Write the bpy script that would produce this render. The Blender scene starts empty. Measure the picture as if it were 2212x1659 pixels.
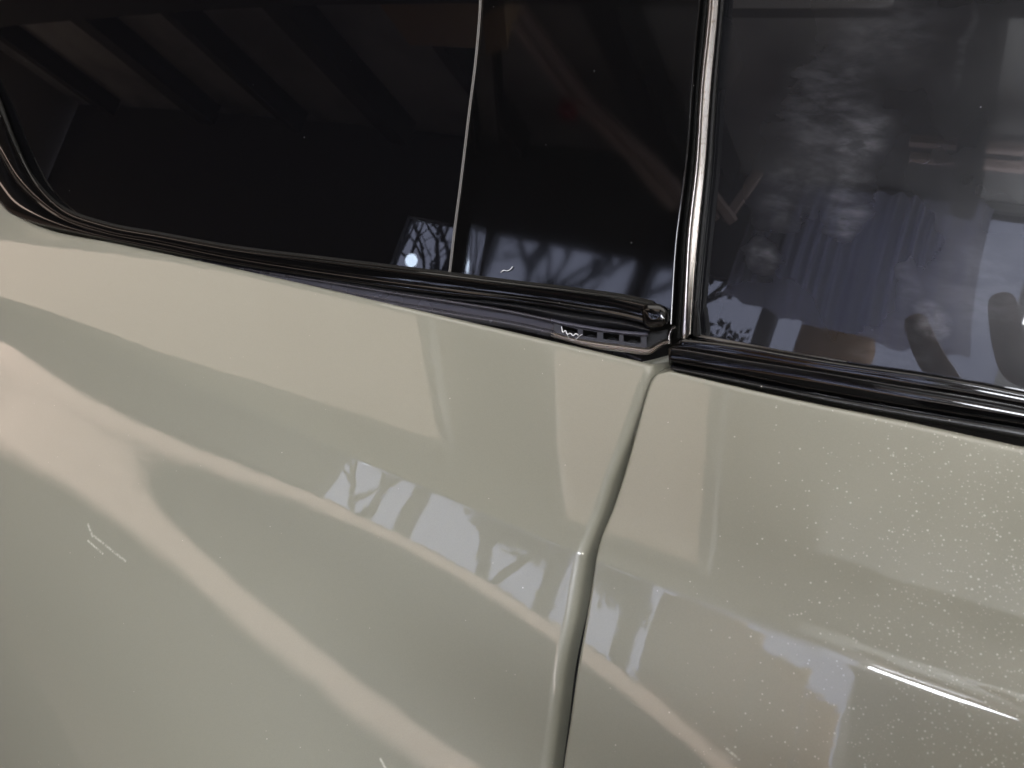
import bpy, bmesh
FSTOP = 25; EXPO = 0.0; DENOISE = True; WORLD = 3.3; PEEL = .000009
PAINT_COL = (.222, .219, .174)
RAIL_COL = (.12, .115, .11)
WINS = [(-2.22,-1.75),(-1.68,-1.0),(-.93,-.64)]
GLOW_COL = (1.0, .76, .63); GLOW = 2.5
GLINTS = [((190,1133),(200,1158),.0008,.32),((203,1158),(271,1212),.0007,.3),((190,1168),(222,1196),.0006,.4),((822,1640),(834,1662),.0006,.4),((1570,1618),(1596,1640),.0005,.5)]
TW = (-.58, .165, 1.38, .30)
FILL_LIGHTS = [(1.0, 2.6, -1.45, .85, 130, 'unseen fill tube added beside the photographer, towards the car front')]
WALLPANEL = (.185, 1.5, .80, 1.10, 52)
GLOW_PANELS = [(-4.3, -.98, -1.05, -.56, 1.14, 1.35, (1, .78, .63), 'wide warm glowing ceiling panel added for reflections towards the car rear'),
          (-.60, -.245, -1.20, -.52, 1.14, 1.35, (1, .78, .63), 'small warm glowing ceiling panel added for reflections nearest the photographer'),
          (-1.1, 1.0, -.45, .6, 1.26, 1.9, (1, .95, .88), 'broad white fill panel added right above the car')]
SHRUBS = [(-1.55,-3.4,.85,.25,.13,1500,1,'dark leafy shrub close outside the garage window, middle one'),(-.95,-3.3,.80,.16,.14,1500,2,'dark leafy shrub outside the window beside the boxes')]
import math, random
import numpy as np
# ------------------------------------------------------------------ camera mathematics
# car space: x along the car (front = +x), y into the car, z up; metres.
F_PX = 1700.0                      # focal length in pixels of a 2212 x 1659 picture
PITCH = math.radians(16.0)
D_CAM = 0.25                       # distance from the body side
m = np.array([-3191., 930., 1700.]); m /= np.linalg.norm(m)      # the car's rearward direction seen by the camera
Fp = np.array([0, 0, 1.]) - m[2]*m; Fp /= np.linalg.norm(Fp)
G = np.cross(m, Fp); G = G if G[1] > 0 else -G
AX = -m
AZ = math.cos(PITCH)*G - math.sin(PITCH)*Fp
AY = math.cos(PITCH)*Fp + math.sin(PITCH)*G
R_RIGHT = np.array([AX[0], AY[0], AZ[0]]); R_UP = np.array([AX[1], AY[1], AZ[1]]); R_FWD = np.array([AX[2], AY[2], AZ[2]])
CAM = -R_FWD*(D_CAM/R_FWD[1])
def ray(px):
    px = np.atleast_2d(np.asarray(px, float))
    u = (px[:, 0]-1106)/F_PX; v = (829.5-px[:, 1])/F_PX
    return u[:, None]*R_RIGHT + v[:, None]*R_UP + R_FWD
def unproject(px, D):
    d = ray(px); t = -CAM[1]/d[:, 1]
    for _ in range(70):
        P = CAM + t[:, None]*d
        t = t + 0.6*((D(P[:, 0], P[:, 2]) - CAM[1])/d[:, 1] - t)
    return CAM + t[:, None]*d
def project(P):
    q = np.asarray(P) - CAM
    f = q@R_FWD
    return np.stack([1106+F_PX*(q@R_RIGHT)/f, 829.5-F_PX*(q@R_UP)/f], -1)
class Poly:
    """polynomial through measured points, straight beyond them"""
    def __init__(s, x, y, deg):
        s.a, s.b = min(x), max(x); s.c = np.polyfit(x, y, deg); s.d = np.polyder(s.c)
    def __call__(s, x):
        x = np.asarray(x, float); xc = np.clip(x, s.a, s.b)
        return np.polyval(s.c, xc) + np.polyval(s.d, xc)*(x-xc)
class Spl:
    """smooth curve through points (natural cubic), straight beyond them"""
    def __init__(s, x, y):
        x = np.asarray(x, float); y = np.asarray(y, float); n = len(x); h = np.diff(x)
        A = np.zeros((n, n)); r = np.zeros(n); A[0, 0] = A[-1, -1] = 1
        for i in range(1, n-1):
            A[i, i-1] = h[i-1]; A[i, i] = 2*(h[i-1]+h[i]); A[i, i+1] = h[i]
            r[i] = 6*((y[i+1]-y[i])/h[i]-(y[i]-y[i-1])/h[i-1])
        s.x, s.y, s.h, s.M = x, y, h, np.linalg.solve(A, r)
    def __call__(s, q):
        q = np.asarray(q, float); qc = np.clip(q, s.x[0], s.x[-1])
        i = np.clip(np.searchsorted(s.x, qc)-1, 0, len(s.h)-1)
        h = s.h[i]; a = (s.x[i+1]-qc)/h; b = 1-a
        v = a*s.y[i]+b*s.y[i+1]+((a**3-a)*s.M[i]+(b**3-b)*s.M[i+1])*h*h/6
        g = (s.y[i+1]-s.y[i])/h+(-(3*a*a-1)*s.M[i]+(3*b*b-1)*s.M[i+1])*h/6
        return v+g*(q-qc)
def S5(t):
    t = np.clip(t, 0, 1); return t*t*t*(t*(t*6-15)+10)
# ------------------------------------------------------------------ the shape of the body side
KX = 0.05
flat = lambda x, z: KX*x*x
BELT_PX = [(125,500),(300,540),(425,565),(600,597),(750,630),(900,665),(1106,710),(1200,730),(1385,783),(1460,806),(1640,845),(1900,895),(2212,958)]
_b = unproject(BELT_PX, flat)
zb = Poly(_b[:, 0], _b[:, 2], 3)
A_BELT, A_CR = 37.5, 33.5
def tan_(a): return np.tan(np.radians(a))
def integ(x, z, tilt, n=260):
    x = np.asarray(x, float); z = np.asarray(z, float)
    s = zb(x)-z; y = np.zeros_like(s); g = (np.arange(n)+0.5)/n
    out = np.zeros(s.size); xf = x.ravel(); sf = s.ravel()
    for i in range(0, s.size, 20000):
        j = slice(i, i+20000)
        SS = sf[j, None]*g[None, :]
        out[j] = -(tan_(tilt(xf[j, None], SS)).mean(1))*sf[j]
    return out.reshape(s.shape)+KX*x*x
t_sh = lambda x, s: A_BELT + (A_CR-A_BELT)*np.clip(s/0.07, -1, 1.6)
CREASE_PX = [(0,668),(330,790),(700,955),(930,1062),(1080,1128),(1240,1190),(1290,1215),(1570,1310),(1800,1405),(2000,1480),(2212,1562)]
_c = unproject(CREASE_PX, lambda x, z: integ(x, z, t_sh, 60))
zc = Poly(_c[:, 0], _c[:, 2], 3)
WALL = 2.5                                   # the garage door stands this far from the car
CR_W = Spl([-0.45,-0.25,-0.12,-0.05,0.02,0.06,0.10,0.17,0.3], [0.012,0.009,0.0050,0.0020,0.0011,0.0010,0.0020,0.0064,0.007])
def hermite(s, S, A):
    """monotone cubic through nodes S[k](x), A[k](x) along s"""
    n = len(S); dl = [(A[k+1]-A[k])/(S[k+1]-S[k]) for k in range(n-1)]
    sl = [dl[0]*0.6]
    for k in range(1, n-1):
        p = dl[k-1]*dl[k]; q = dl[k-1]+dl[k]
        sl.append(np.where(p > 0, 2*p/np.where(np.abs(q) < 1e-9, 1e-9, q), 0.0))
    sl.append(0*dl[-1])
    out = np.broadcast_to(A[0], np.broadcast(s, A[0]).shape).copy()
    for k in range(n-1):
        h = S[k+1]-S[k]; t = np.clip((s-S[k])/h, 0, 1)
        v = (2*t**3-3*t*t+1)*A[k]+(t**3-2*t*t+t)*h*sl[k]+(-2*t**3+3*t*t)*A[k+1]+(t**3-t*t)*h*sl[k+1]
        out = np.where(s >= S[k], v, out)
    return out
_M = [-0.2495,-0.1454,-0.1084,-0.047,-0.0021,0.0367,0.0562,0.0704,0.0873,0.1069,0.1298]
_V = [-0.2531,-0.1993,-0.1355,-0.0986,-0.0579,0.0088,0.0634,0.0941]
_R = [-0.2446,-0.1895,-0.135,-0.087,-0.0459,-0.0005,0.0385,0.0722]
_C = [-0.2609,-0.1567,-0.0533,-0.0031,0.0526,0.0608,0.1004,0.1292,0.1728]
fsM = Poly(_M, [0.0641,0.0713,0.0729,0.0679,0.0723,0.0769,0.0802,0.0809,0.0878,0.0939,0.1], 4)
fsV = Poly(_V, [0.0828,0.0846,0.0879,0.0911,0.0957,0.0999,0.1055,0.1084], 3)
fsR = Poly(_R, [0.0932,0.0975,0.1027,0.111,0.1184,0.1226,0.1261,0.1287], 3)
faM = Poly(_M, [19.71,19.99,19.96,19.01,19.49,20.0,20.39,20.42,21.31,22.07,22.83], 3)
faV = Poly(_V, [22.32,22.12,21.68,20.4,19.02,16.57,15.34,15.21], 3)
faR = Poly(_R, [23.82,23.92,24.11,24.61,25.5,26.01,26.45,26.7], 3)
faC = Poly(_C, [20.8,21.18,21.34,21.3,21.3,21.42,20.15,20.14,19.87], 1)
def tilt_body(x, s):
    w = CR_W(x); c = zb(x)-zc(x); Sc = c+w
    Sm = np.maximum(fsM(x), Sc+.008); Sv = np.maximum(fsV(x), Sm+.008); Sr = np.maximum(fsR(x), Sv+.010)
    aR = faR(x)
    low = hermite(s, [Sc,Sm,Sv,Sr,Sr+.020,Sr+.065,Sr+.25], [faC(x), faM(x), faV(x), aR, aR+.3, aR-8, aR-32])
    b = S5((s-(c-w))/(2*w))
    return t_sh(x, s)*(1-b)+low*b
def BODY(x, z, n=160): return integ(x, z, tilt_body, n)
GT = math.tan(math.radians(12)); GYAW = 0.0
def GLASS(x, z): return 0.006+GT*(z-zb(x))+KX*x*x
def GLASSD(x, z): return GLASS(x, z)+.0022-math.tan(math.radians(2.0))*(x-.155)
# ------------------------------------------------------------------ camera
sc = bpy.context.scene
from mathutils import Matrix, Vector
cam_d = bpy.data.cameras.new('camera'); cam = bpy.data.objects.new('camera', cam_d); sc.collection.objects.link(cam)
M3 = Matrix((R_RIGHT.tolist(), R_UP.tolist(), (-R_FWD).tolist())).transposed()
cam.matrix_world = Matrix.Translation(Vector(CAM.tolist())) @ M3.to_4x4()
cam_d.sensor_width = 36; cam_d.lens = 36*F_PX/2212; cam_d.clip_start = 0.01; cam_d.clip_end = 200
cam_d.dof.use_dof = True; cam_d.dof.focus_distance = 0.33; cam_d.dof.aperture_fstop = FSTOP
sc.camera = cam
sc.view_settings.view_transform = 'Standard'; sc.view_settings.look = 'None'
sc.view_settings.exposure = EXPO
sc.render.engine = 'CYCLES'
sc.cycles.use_denoising = DENOISE
sc.cycles.max_bounces = 7; sc.cycles.diffuse_bounces = 4; sc.cycles.glossy_bounces = 5
sc.cycles.sample_clamp_indirect = 6
sc.cycles.caustics_reflective = False
# ------------------------------------------------------------------ world: bluish overcast daylight outside the garage windows
w = bpy.data.worlds.new("World"); sc.world = w; w.use_nodes = True
w.node_tree.nodes['Background'].inputs[0].default_value = (0.74, 0.76, 1.0, 1)
w.node_tree.nodes['Background'].inputs[1].default_value = WORLD
# ------------------------------------------------------------------ lamps
def area(name, loc, rot, sx, sy, power, col=(1, 0.95, 0.88)):
    l = bpy.data.lights.new(name, 'AREA'); l.shape = 'RECTANGLE'; l.size = sx; l.size_y = sy; l.energy = power; l.color = col
    o = bpy.data.objects.new(name, l); sc.collection.objects.link(o); o.location = loc; o.rotation_euler = rot; return o
# ------------------------------------------------------------------ materials
def mat(name, col=(.5, .5, .5), rough=.5, metal=0., spec=.5, ior=1.5, coat=0., coat_rough=.02, emit=None, es=1.):
    m_ = bpy.data.materials.new(name); m_.use_nodes = True; b = m_.node_tree.nodes['Principled BSDF']
    b.inputs['Base Color'].default_value = (*col, 1); b.inputs['Roughness'].default_value = rough
    b.inputs['Metallic'].default_value = metal; b.inputs['IOR'].default_value = ior
    b.inputs['Specular IOR Level'].default_value = spec
    b.inputs['Coat Weight'].default_value = coat; b.inputs['Coat Roughness'].default_value = coat_rough
    if emit: b.inputs['Emission Color'].default_value = (*emit, 1); b.inputs['Emission Strength'].default_value = es
    return m_
class N:
    """short hand for shader nodes"""
    def __init__(s, m_): s.t = m_.node_tree; s.b = s.t.nodes['Principled BSDF']; s.co = s.t.nodes.new('ShaderNodeTexCoord').outputs['Object']
    def n(s, typ, **k):
        x = s.t.nodes.new(typ)
        for a, v in k.items():
            if a.startswith('i_'): x.inputs[a[2:].replace('_', ' ')].default_value = v
            else: setattr(x, a, v)
        return x
    def l(s, a, b): s.t.links.new(a, b)
    def noise(s, scale, detail=2, rough=.5, vec=None, dist=0.):
        x = s.n('ShaderNodeTexNoise'); x.inputs['Scale'].default_value = scale; x.inputs['Detail'].default_value = detail
        x.inputs['Roughness'].default_value = rough; x.inputs['Distortion'].default_value = dist
        s.l(vec or s.co, x.inputs['Vector']); return x.outputs['Fac']
    def ramp(s, fac, a, b, va=0., vb=1.):
        x = s.n('ShaderNodeMapRange'); x.interpolation_type = 'SMOOTHSTEP'
        for k, v in zip(('From Min', 'From Max', 'To Min', 'To Max'), (a, b, va, vb)): x.inputs[k].default_value = v
        s.l(fac, x.inputs['Value']); return x.outputs['Result']
    def math(s, op, a, b=None, c=None):
        x = s.n('ShaderNodeMath', operation=op)
        for i, v in enumerate((a, b, c)):
            if v is None: continue
            if isinstance(v, (int, float)): x.inputs[i].default_value = v
            else: s.l(v, x.inputs[i])
        return x.outputs[0]
    def mix(s, fac, a, b):
        x = s.n('ShaderNodeMix', data_type='RGBA')
        if isinstance(fac, (int, float)): x.inputs[0].default_value = fac
        else: s.l(fac, x.inputs[0])
        for i, v in ((6, a), (7, b)):
            if isinstance(v, tuple): x.inputs[i].default_value = (*v, 1)
            else: s.l(v, x.inputs[i])
        return x.outputs[2]
    def bump(s, h, strength, dist):
        x = s.n('ShaderNodeBump'); x.inputs['Strength'].default_value = strength; x.inputs['Distance'].default_value = dist
        s.l(h, x.inputs['Height']); return x.outputs['Normal']
    def specks(s, scale, size, keep, vec=None):
        """round dust grains: 1 inside a grain; keep = share of the cells that hold one (number or socket)"""
        v = s.n('ShaderNodeTexVoronoi'); v.inputs['Scale'].default_value = scale; v.inputs['Randomness'].default_value = 1
        s.l(vec or s.co, v.inputs['Vector'])
        sep = s.n('ShaderNodeSeparateColor'); s.l(v.outputs['Color'], sep.inputs[0])
        on = s.math('LESS_THAN', sep.outputs[0], keep)
        r = s.math('MULTIPLY', s.math('ADD', s.math('MULTIPLY', sep.outputs[1], .8), .3), size)
        e = s.n('ShaderNodeMapRange'); e.inputs['To Min'].default_value = 1; e.inputs['To Max'].default_value = 0
        s.l(v.outputs['Distance'], e.inputs['Value']); s.l(s.math('MULTIPLY', r, .5), e.inputs['From Min']); s.l(r, e.inputs['From Max'])
        return s.math('MULTIPLY', s.math('MULTIPLY', on, e.outputs[0]), s.math('ADD', s.math('MULTIPLY', sep.outputs[2], .7), .3))
# body paint: solid grey-green under clear coat, orange peel, dust that thickens towards the front door
PAINT = mat('body_paint', PAINT_COL, .42, spec=.5, coat=1.0, coat_rough=.004)
k = N(PAINT); k.b.inputs['Coat IOR'].default_value = 1.55
sx = k.n('ShaderNodeSeparateXYZ'); k.l(k.co, sx.inputs[0])
right = k.ramp(sx.outputs[0], .06, .19)
cl = k.ramp(k.noise(60, 3), .35, .65)
d1 = k.specks(640, .17, k.math('ADD', k.math('MULTIPLY', k.math('MULTIPLY', right, cl), .75), .02))
d2 = k.specks(1150, .40, k.math('MULTIPLY', k.math('MULTIPLY', right, right), .8))
d3 = k.specks(260, .055, .014)
dust = k.math('MAXIMUM', k.math('MULTIPLY', d1, .6), k.math('MAXIMUM', k.math('MULTIPLY', d2, .5), d3))
# a thin film of settled dust
film = k.math('MULTIPLY', k.math('MULTIPLY', right, k.ramp(k.noise(14, 3), .3, .7)), .12)
tot = k.math('MINIMUM', k.math('ADD', dust, film), 1.)
for a_, b_, r_, s_ in GLINTS:      # bright glints painted into the base colour, each along a short segment
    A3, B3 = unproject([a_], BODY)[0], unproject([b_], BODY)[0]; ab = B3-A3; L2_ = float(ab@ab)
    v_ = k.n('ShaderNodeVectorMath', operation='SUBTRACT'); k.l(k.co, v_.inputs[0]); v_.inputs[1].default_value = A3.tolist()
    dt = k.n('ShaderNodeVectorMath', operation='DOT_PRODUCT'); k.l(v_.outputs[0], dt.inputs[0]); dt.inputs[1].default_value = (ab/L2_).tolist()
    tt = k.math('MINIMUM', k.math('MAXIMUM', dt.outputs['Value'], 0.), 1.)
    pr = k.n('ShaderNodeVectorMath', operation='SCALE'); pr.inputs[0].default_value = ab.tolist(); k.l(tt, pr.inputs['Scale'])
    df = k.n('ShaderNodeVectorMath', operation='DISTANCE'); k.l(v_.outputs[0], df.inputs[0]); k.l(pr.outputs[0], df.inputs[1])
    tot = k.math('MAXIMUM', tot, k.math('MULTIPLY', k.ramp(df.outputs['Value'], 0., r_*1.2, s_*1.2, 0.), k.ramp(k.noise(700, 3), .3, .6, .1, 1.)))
flake = k.ramp(k.noise(3200, 1), .3, .7, -.035, .035)
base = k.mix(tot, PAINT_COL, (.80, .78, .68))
hs = k.n('ShaderNodeHueSaturation'); k.l(base, hs.inputs['Color']); k.l(k.math('ADD', flake, 1.), hs.inputs['Value'])
k.l(hs.outputs[0], k.b.inputs['Base Color'])
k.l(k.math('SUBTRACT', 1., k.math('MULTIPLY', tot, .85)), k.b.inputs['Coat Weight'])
k.l(k.bump(k.math('ADD', k.math('MULTIPLY', k.noise(420, 0, .4), .5), k.math('MULTIPLY', k.noise(110, 0, .4), 1.6)), 1, PEEL), k.b.inputs['Coat Normal'])
def glassmat(name, smears):
    g = mat(name, (.0025, .0025, .003), .006, spec=.5, ior=1.5)
    k = N(g); d1 = k.specks(300, .10, .02); d2 = k.specks(120, .035, .05)
    tot = k.math('MAXIMUM', d1, d2)
    k.l(k.bump(k.noise(30, 1, .3), 1, .00001), k.b.inputs['Normal'])
    hz = None
    if smears:
        mp = k.n('ShaderNodeMapping'); k.l(k.co, mp.inputs[0]); mp.inputs['Rotation'].default_value = (0, -.9, 0); mp.inputs['Scale'].default_value = (.8, 1, 2.1)
        fib = k.ramp(k.noise(190, 4, .6, mp.outputs[0]), .3, .75)
        wob = k.n('ShaderNodeTexNoise'); wob.inputs['Scale'].default_value = 70; k.l(k.co, wob.inputs['Vector'])
        ad = k.n('ShaderNodeVectorMath', operation='MULTIPLY_ADD'); k.l(wob.outputs['Color'], ad.inputs[0]); ad.inputs[1].default_value = (.014,)*3; k.l(k.co, ad.inputs[2])
        for (P, rx, rz, amp) in smears:
            vm = k.n('ShaderNodeVectorMath', operation='SUBTRACT'); k.l(ad.outputs[0], vm.inputs[0]); vm.inputs[1].default_value = (P[0]+.007, P[1]+.007, P[2]+.007)
            v2 = k.n('ShaderNodeVectorMath', operation='DIVIDE'); k.l(vm.outputs[0], v2.inputs[0]); v2.inputs[1].default_value = (rx, 1, rz)
            ln = k.n('ShaderNodeVectorMath', operation='LENGTH'); k.l(v2.outputs[0], ln.inputs[0])
            f = k.ramp(ln.outputs['Value'], .25, 1.12, amp*.75, 0.)
            hz = f if hz is None else k.math('MAXIMUM', hz, f)
        hz = k.math('MULTIPLY', k.math('MULTIPLY', hz, k.math('ADD', k.math('MULTIPLY', fib, .35), .6)), k.ramp(k.noise(95, 5, .65, mp.outputs[0], .3), .34, .66, .2, 1.))
        hz = k.math('ADD', hz, .006)
        tot = k.math('MAXIMUM', tot, hz)
    k.l(k.mix(tot, (.0025, .0025, .003), (.55, .55, .6)), k.b.inputs['Base Color'])
    if smears:       # a greasy film spreads the light a little
        k.b.inputs['Coat Weight'].default_value = .55; k.b.inputs['Coat Roughness'].default_value = .30; k.b.inputs['Coat IOR'].default_value = 1.4
        k.l(k.math('ADD', k.math('MULTIPLY', k.ramp(k.noise(25, 3), .3, .7), .30), .10), k.b.inputs['Coat Weight'])
    return g
BLACKGLOSS = mat('gloss_black_trim', (.002, .002, .0022), .05, spec=.5)
k = N(BLACKGLOSS); t_ = k.math('MAXIMUM', k.specks(420, .12, .035), k.specks(200, .05, .03)); k.l(k.mix(t_, (.002, .002, .0022), (.6, .6, .6)), k.b.inputs['Base Color'])
SATINBLACK = mat('satin_black_plastic', (.016, .016, .017), .32)
k = N(SATINBLACK); t_ = k.math('MAXIMUM', k.specks(700, .2, .05), k.math('MULTIPLY', k.ramp(k.noise(900, 3), .5, .8), .03)); k.l(k.mix(t_, (.016, .016, .017), (.5, .48, .44)), k.b.inputs['Base Color'])
FUZZ = mat('rubber', (.006, .006, .0055), .8, spec=.25)
k = N(FUZZ); k.l(k.mix(k.ramp(k.noise(1500, 3), .5, .75), (.004, .004, .0035), (.028, .027, .022)), k.b.inputs['Base Color'])
k.l(k.bump(k.noise(1800, 2), 1, .0004), k.b.inputs['Normal'])
CLIPGREY = mat('anodised_strip', (.085, .083, .098), .24, spec=.6, metal=.45)
k = N(CLIPGREY); k.l(k.ramp(k.noise(60, 3), .3, .7, .20, .30), k.b.inputs['Roughness'])
PLATE = mat('dark_plated_metal', (.035, .034, .036), .30, spec=.6, metal=.2)
LIPGREY = mat('blue_grey_rubber_lip', (.075, .075, .10), .5)
STEEL = mat('brushed_trim', (.42, .38, .35), .30, metal=1)
k = N(STEEL); k.l(k.mix(k.ramp(k.noise(900, 4), .5, .75), (.36, .34, .33), (.24, .21, .18)), k.b.inputs['Base Color']); k.l(k.bump(k.noise(900, 2), .25, .00003), k.b.inputs['Normal'])
DARK = mat('dark_cavity', (.006, .006, .007), .6)
# ------------------------------------------------------------------ mesh helpers
COL = sc.collection
def link(name, V, Fc, material, parent=None, smooth=True):
    me = bpy.data.meshes.new(name); me.from_pydata([tuple(map(float, v)) for v in V], [], [tuple(int(i) for i in f) for f in Fc]); me.update()
    if smooth: me.polygons.foreach_set('use_smooth', [True]*len(me.polygons))
    me.materials.append(material)
    o = bpy.data.objects.new(name, me); COL.objects.link(o)
    if parent: o.parent = parent
    return o
def tag(o, **kw):
    for a, v in kw.items(): o[a] = v
    return o
def empty(name, loc=(0, 0, 0)):
    o = bpy.data.objects.new(name, None); o.location = loc; o.empty_display_size = .1; COL.objects.link(o); return o
def grid_faces(nr, nc, flip=False):
    i = np.arange(nr-1)[:, None]*nc+np.arange(nc-1)[None, :]
    f = np.stack([i, i+1, i+nc+1, i+nc], -1).reshape(-1, 4)
    return f[:, ::-1] if flip else f
def face_out(o):
    """make every normal point away from the car (towards -y) on the whole"""
    me = o.data; n = sum((p.normal.y*p.area for p in me.polygons))
    if n > 0: me.flip_normals()
    return o
def resample(px, n):
    px = np.asarray(px, float); k_ = np.r_[0, np.cumsum(np.hypot(*np.diff(px, axis=0).T))]
    q = np.linspace(0, k_[-1], n); 
    if len(px) < 3: return np.stack([np.interp(q, k_, px[:, i]) for i in (0, 1)], -1)
    # monotone smoothing: Catmull-Rom by chord length
    T = np.gradient(px, k_, axis=0)
    i = np.clip(np.searchsorted(k_, q)-1, 0, len(k_)-2); h = (k_[i+1]-k_[i])[:, None]; t = ((q-k_[i])[:, None])/h
    return (2*t**3-3*t*t+1)*px[i]+(t**3-2*t*t+t)*h*T[i]+(-2*t**3+3*t*t)*px[i+1]+(t**3-t*t)*h*T[i+1]
def curve3(px, h, D=None, n=90):
    D = D or GLASS
    """trace px on the sheet lying h in front of D"""
    return unproject(resample(px, n), lambda x, z: D(x, z)-h)
def loft(name, curves, material, parent=None, sub=6, sharp=(), cap=True, n=90, D=None, ext=0.):
    """curves: [(px or Nx3, h)] -> a skin through them, rounded except at the indices in sharp"""
    C3 = [c[0] if (isinstance(c[0], np.ndarray) and c[0].shape[-1] == 3) else curve3(c[0], c[1], D, n=n) for c in curves]
    C3 = np.array(C3)
    if ext:      # carry the far end straight on
        t_ = C3[:, -1]-C3[:, -2]; t_ /= np.linalg.norm(t_, axis=1)[:, None]; t_[:] = t_.mean(0)
        C3 = np.concatenate([C3]+[(C3[:, -1]+t_*ext*e_)[:, None] for e_ in (.25, .5, .75, 1.)], 1)
    m_, nn, _ = C3.shape; rows = []
    T = np.zeros_like(C3)
    for j in range(m_):
        a, b = max(j-1, 0), min(j+1, m_-1); T[j] = (C3[b]-C3[a])/(b-a)
    for j in range(m_-1):
        L = C3[j+1]-C3[j]
        t0 = L if (j in sharp or j == 0) else T[j]; t1 = L if ((j+1) in sharp or j+1 == m_-1) else T[j+1]
        # limit overshoot
        ll = np.linalg.norm(L, axis=1)[:, None]
        t0 = t0*np.minimum(1, ll/np.maximum(np.linalg.norm(t0, axis=1)[:, None], 1e-9)*1.2); t1 = t1*np.minimum(1, ll/np.maximum(np.linalg.norm(t1, axis=1)[:, None], 1e-9)*1.2)
        for q in range(sub):
            t = q/sub
            rows.append((2*t**3-3*t*t+1)*C3[j]+(t**3-2*t*t+t)*t0+(-2*t**3+3*t*t)*C3[j+1]+(t**3-t*t)*t1)
        if (j+1) in sharp: rows.append(C3[j+1])
    rows.append(C3[-1])
    V = np.array(rows); nr = len(rows); V = V.reshape(-1, 3)
    Fc = grid_faces(nr, nn).tolist()
    if cap:      # end caps, closed towards the back
        for e in (0, nn-1):
            Fc.append([r*nn+e for r in range(nr)])
    o = link(name, V, Fc, material, parent); face_out(o); return o
def box(name, x0, x1, y0, y1, z0, z1, material, parent=None, bev=0.):
    bm = bmesh.new(); bmesh.ops.create_cube(bm, size=1)
    for v in bm.verts: v.co = Vector(((x0+x1)/2+v.co.x*(x1-x0), (y0+y1)/2+v.co.y*(y1-y0), (z0+z1)/2+v.co.z*(z1-z0)))
    if bev: bmesh.ops.bevel(bm, geom=bm.edges[:]+bm.verts[:], offset=bev, segments=3, affect='EDGES', profile=.5)
    me = bpy.data.meshes.new(name); bm.to_mesh(me); bm.free(); me.materials.append(material)
    if bev: me.polygons.foreach_set('use_smooth', [True]*len(me.polygons))
    o = bpy.data.objects.new(name, me); COL.objects.link(o)
    if parent: o.parent = parent
    return o
# ================================================================== THE CAR
car = empty('parked_car', (0, 0, -1.0))
tag(car, label='grey-green car side where the rear door meets the quarter panel, its window trim strip lifted', category='car')
CARP = lambda o: setattr(o, 'matrix_parent_inverse', Matrix.Translation((0, 0, 1.0)))
# panel edges at the door gap
QE_PX = [(1387, 776), (1388, 800), (1374, 832), (1365, 860), (1340, 930), (1301, 1032), (1278, 1099), (1249, 1176), (1240, 1205), (1233, 1245), (1220, 1320), (1193, 1438), (1178, 1560), (1165, 1658), (1153, 1760), (1135, 1900)]
DE_PX = [(1456, 803), (1430, 808), (1417, 818), (1408, 835), (1403, 850), (1388, 905), (1353, 1032), (1331, 1099), (1300, 1179), (1293, 1210), (1287, 1250), (1273, 1335), (1255, 1438), (1238, 1560), (1223, 1658), (1210, 1760), (1192, 1900)]
q3 = unproject(QE_PX, BODY); d3_ = unproject(DE_PX, BODY)
def xofz(P):
    o = np.argsort(P[:, 2]); z, x = P[o, 2], P[o, 0]
    k_ = np.gradient(x, z)
    def f(q):
        qc = np.clip(q, z[0], z[-1]); i = np.clip(np.searchsorted(z, qc)-1, 0, len(z)-2); h = z[i+1]-z[i]; t = (qc-z[i])/h
        return (2*t**3-3*t*t+1)*x[i]+(t**3-2*t*t+t)*h*k_[i]+(-2*t**3+3*t*t)*x[i+1]+(t**3-t*t)*h*k_[i+1]+np.where(q < z[0], (q-z[0])*k_[0], 0)
    return f
xq, xd = xofz(q3), xofz(d3_)
# top edge of the paint (with the rounded window corner at the far left)
_tp = unproject([(-160,120),(-60,330),(0,443),(50,478),(125,503),(220,523),(300,540)], flat)
_tz = Spl(_tp[:, 0], _tp[:, 2]-zb(_tp[:, 0])); x300 = _tp[-1, 0]
def ztop(x): 
    return zb(x)+np.where(x < x300, np.clip(_tz(np.minimum(x, x300)), -.02, .25)-_tz(x300)*S5((x-_tp[2, 0])/(x300-_tp[2, 0])), 0)
def srows(x):
    """row positions (depth below the belt) for every column x: shape rows x cols"""
    c = zb(x)-zc(x); w_ = CR_W(x); s0 = zb(x)-ztop(x)
    a = np.linspace(0, 1, 44)[:-1, None]**1.0; b = np.linspace(0, 1, 26)[:-1, None]; d_ = np.linspace(0, 1, 150)[:, None]**1.35
    return np.concatenate([s0+(c-w_-s0)*a, c-w_+2*w_*b, c+w_+(.62-c-w_)*d_], 0)
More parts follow.
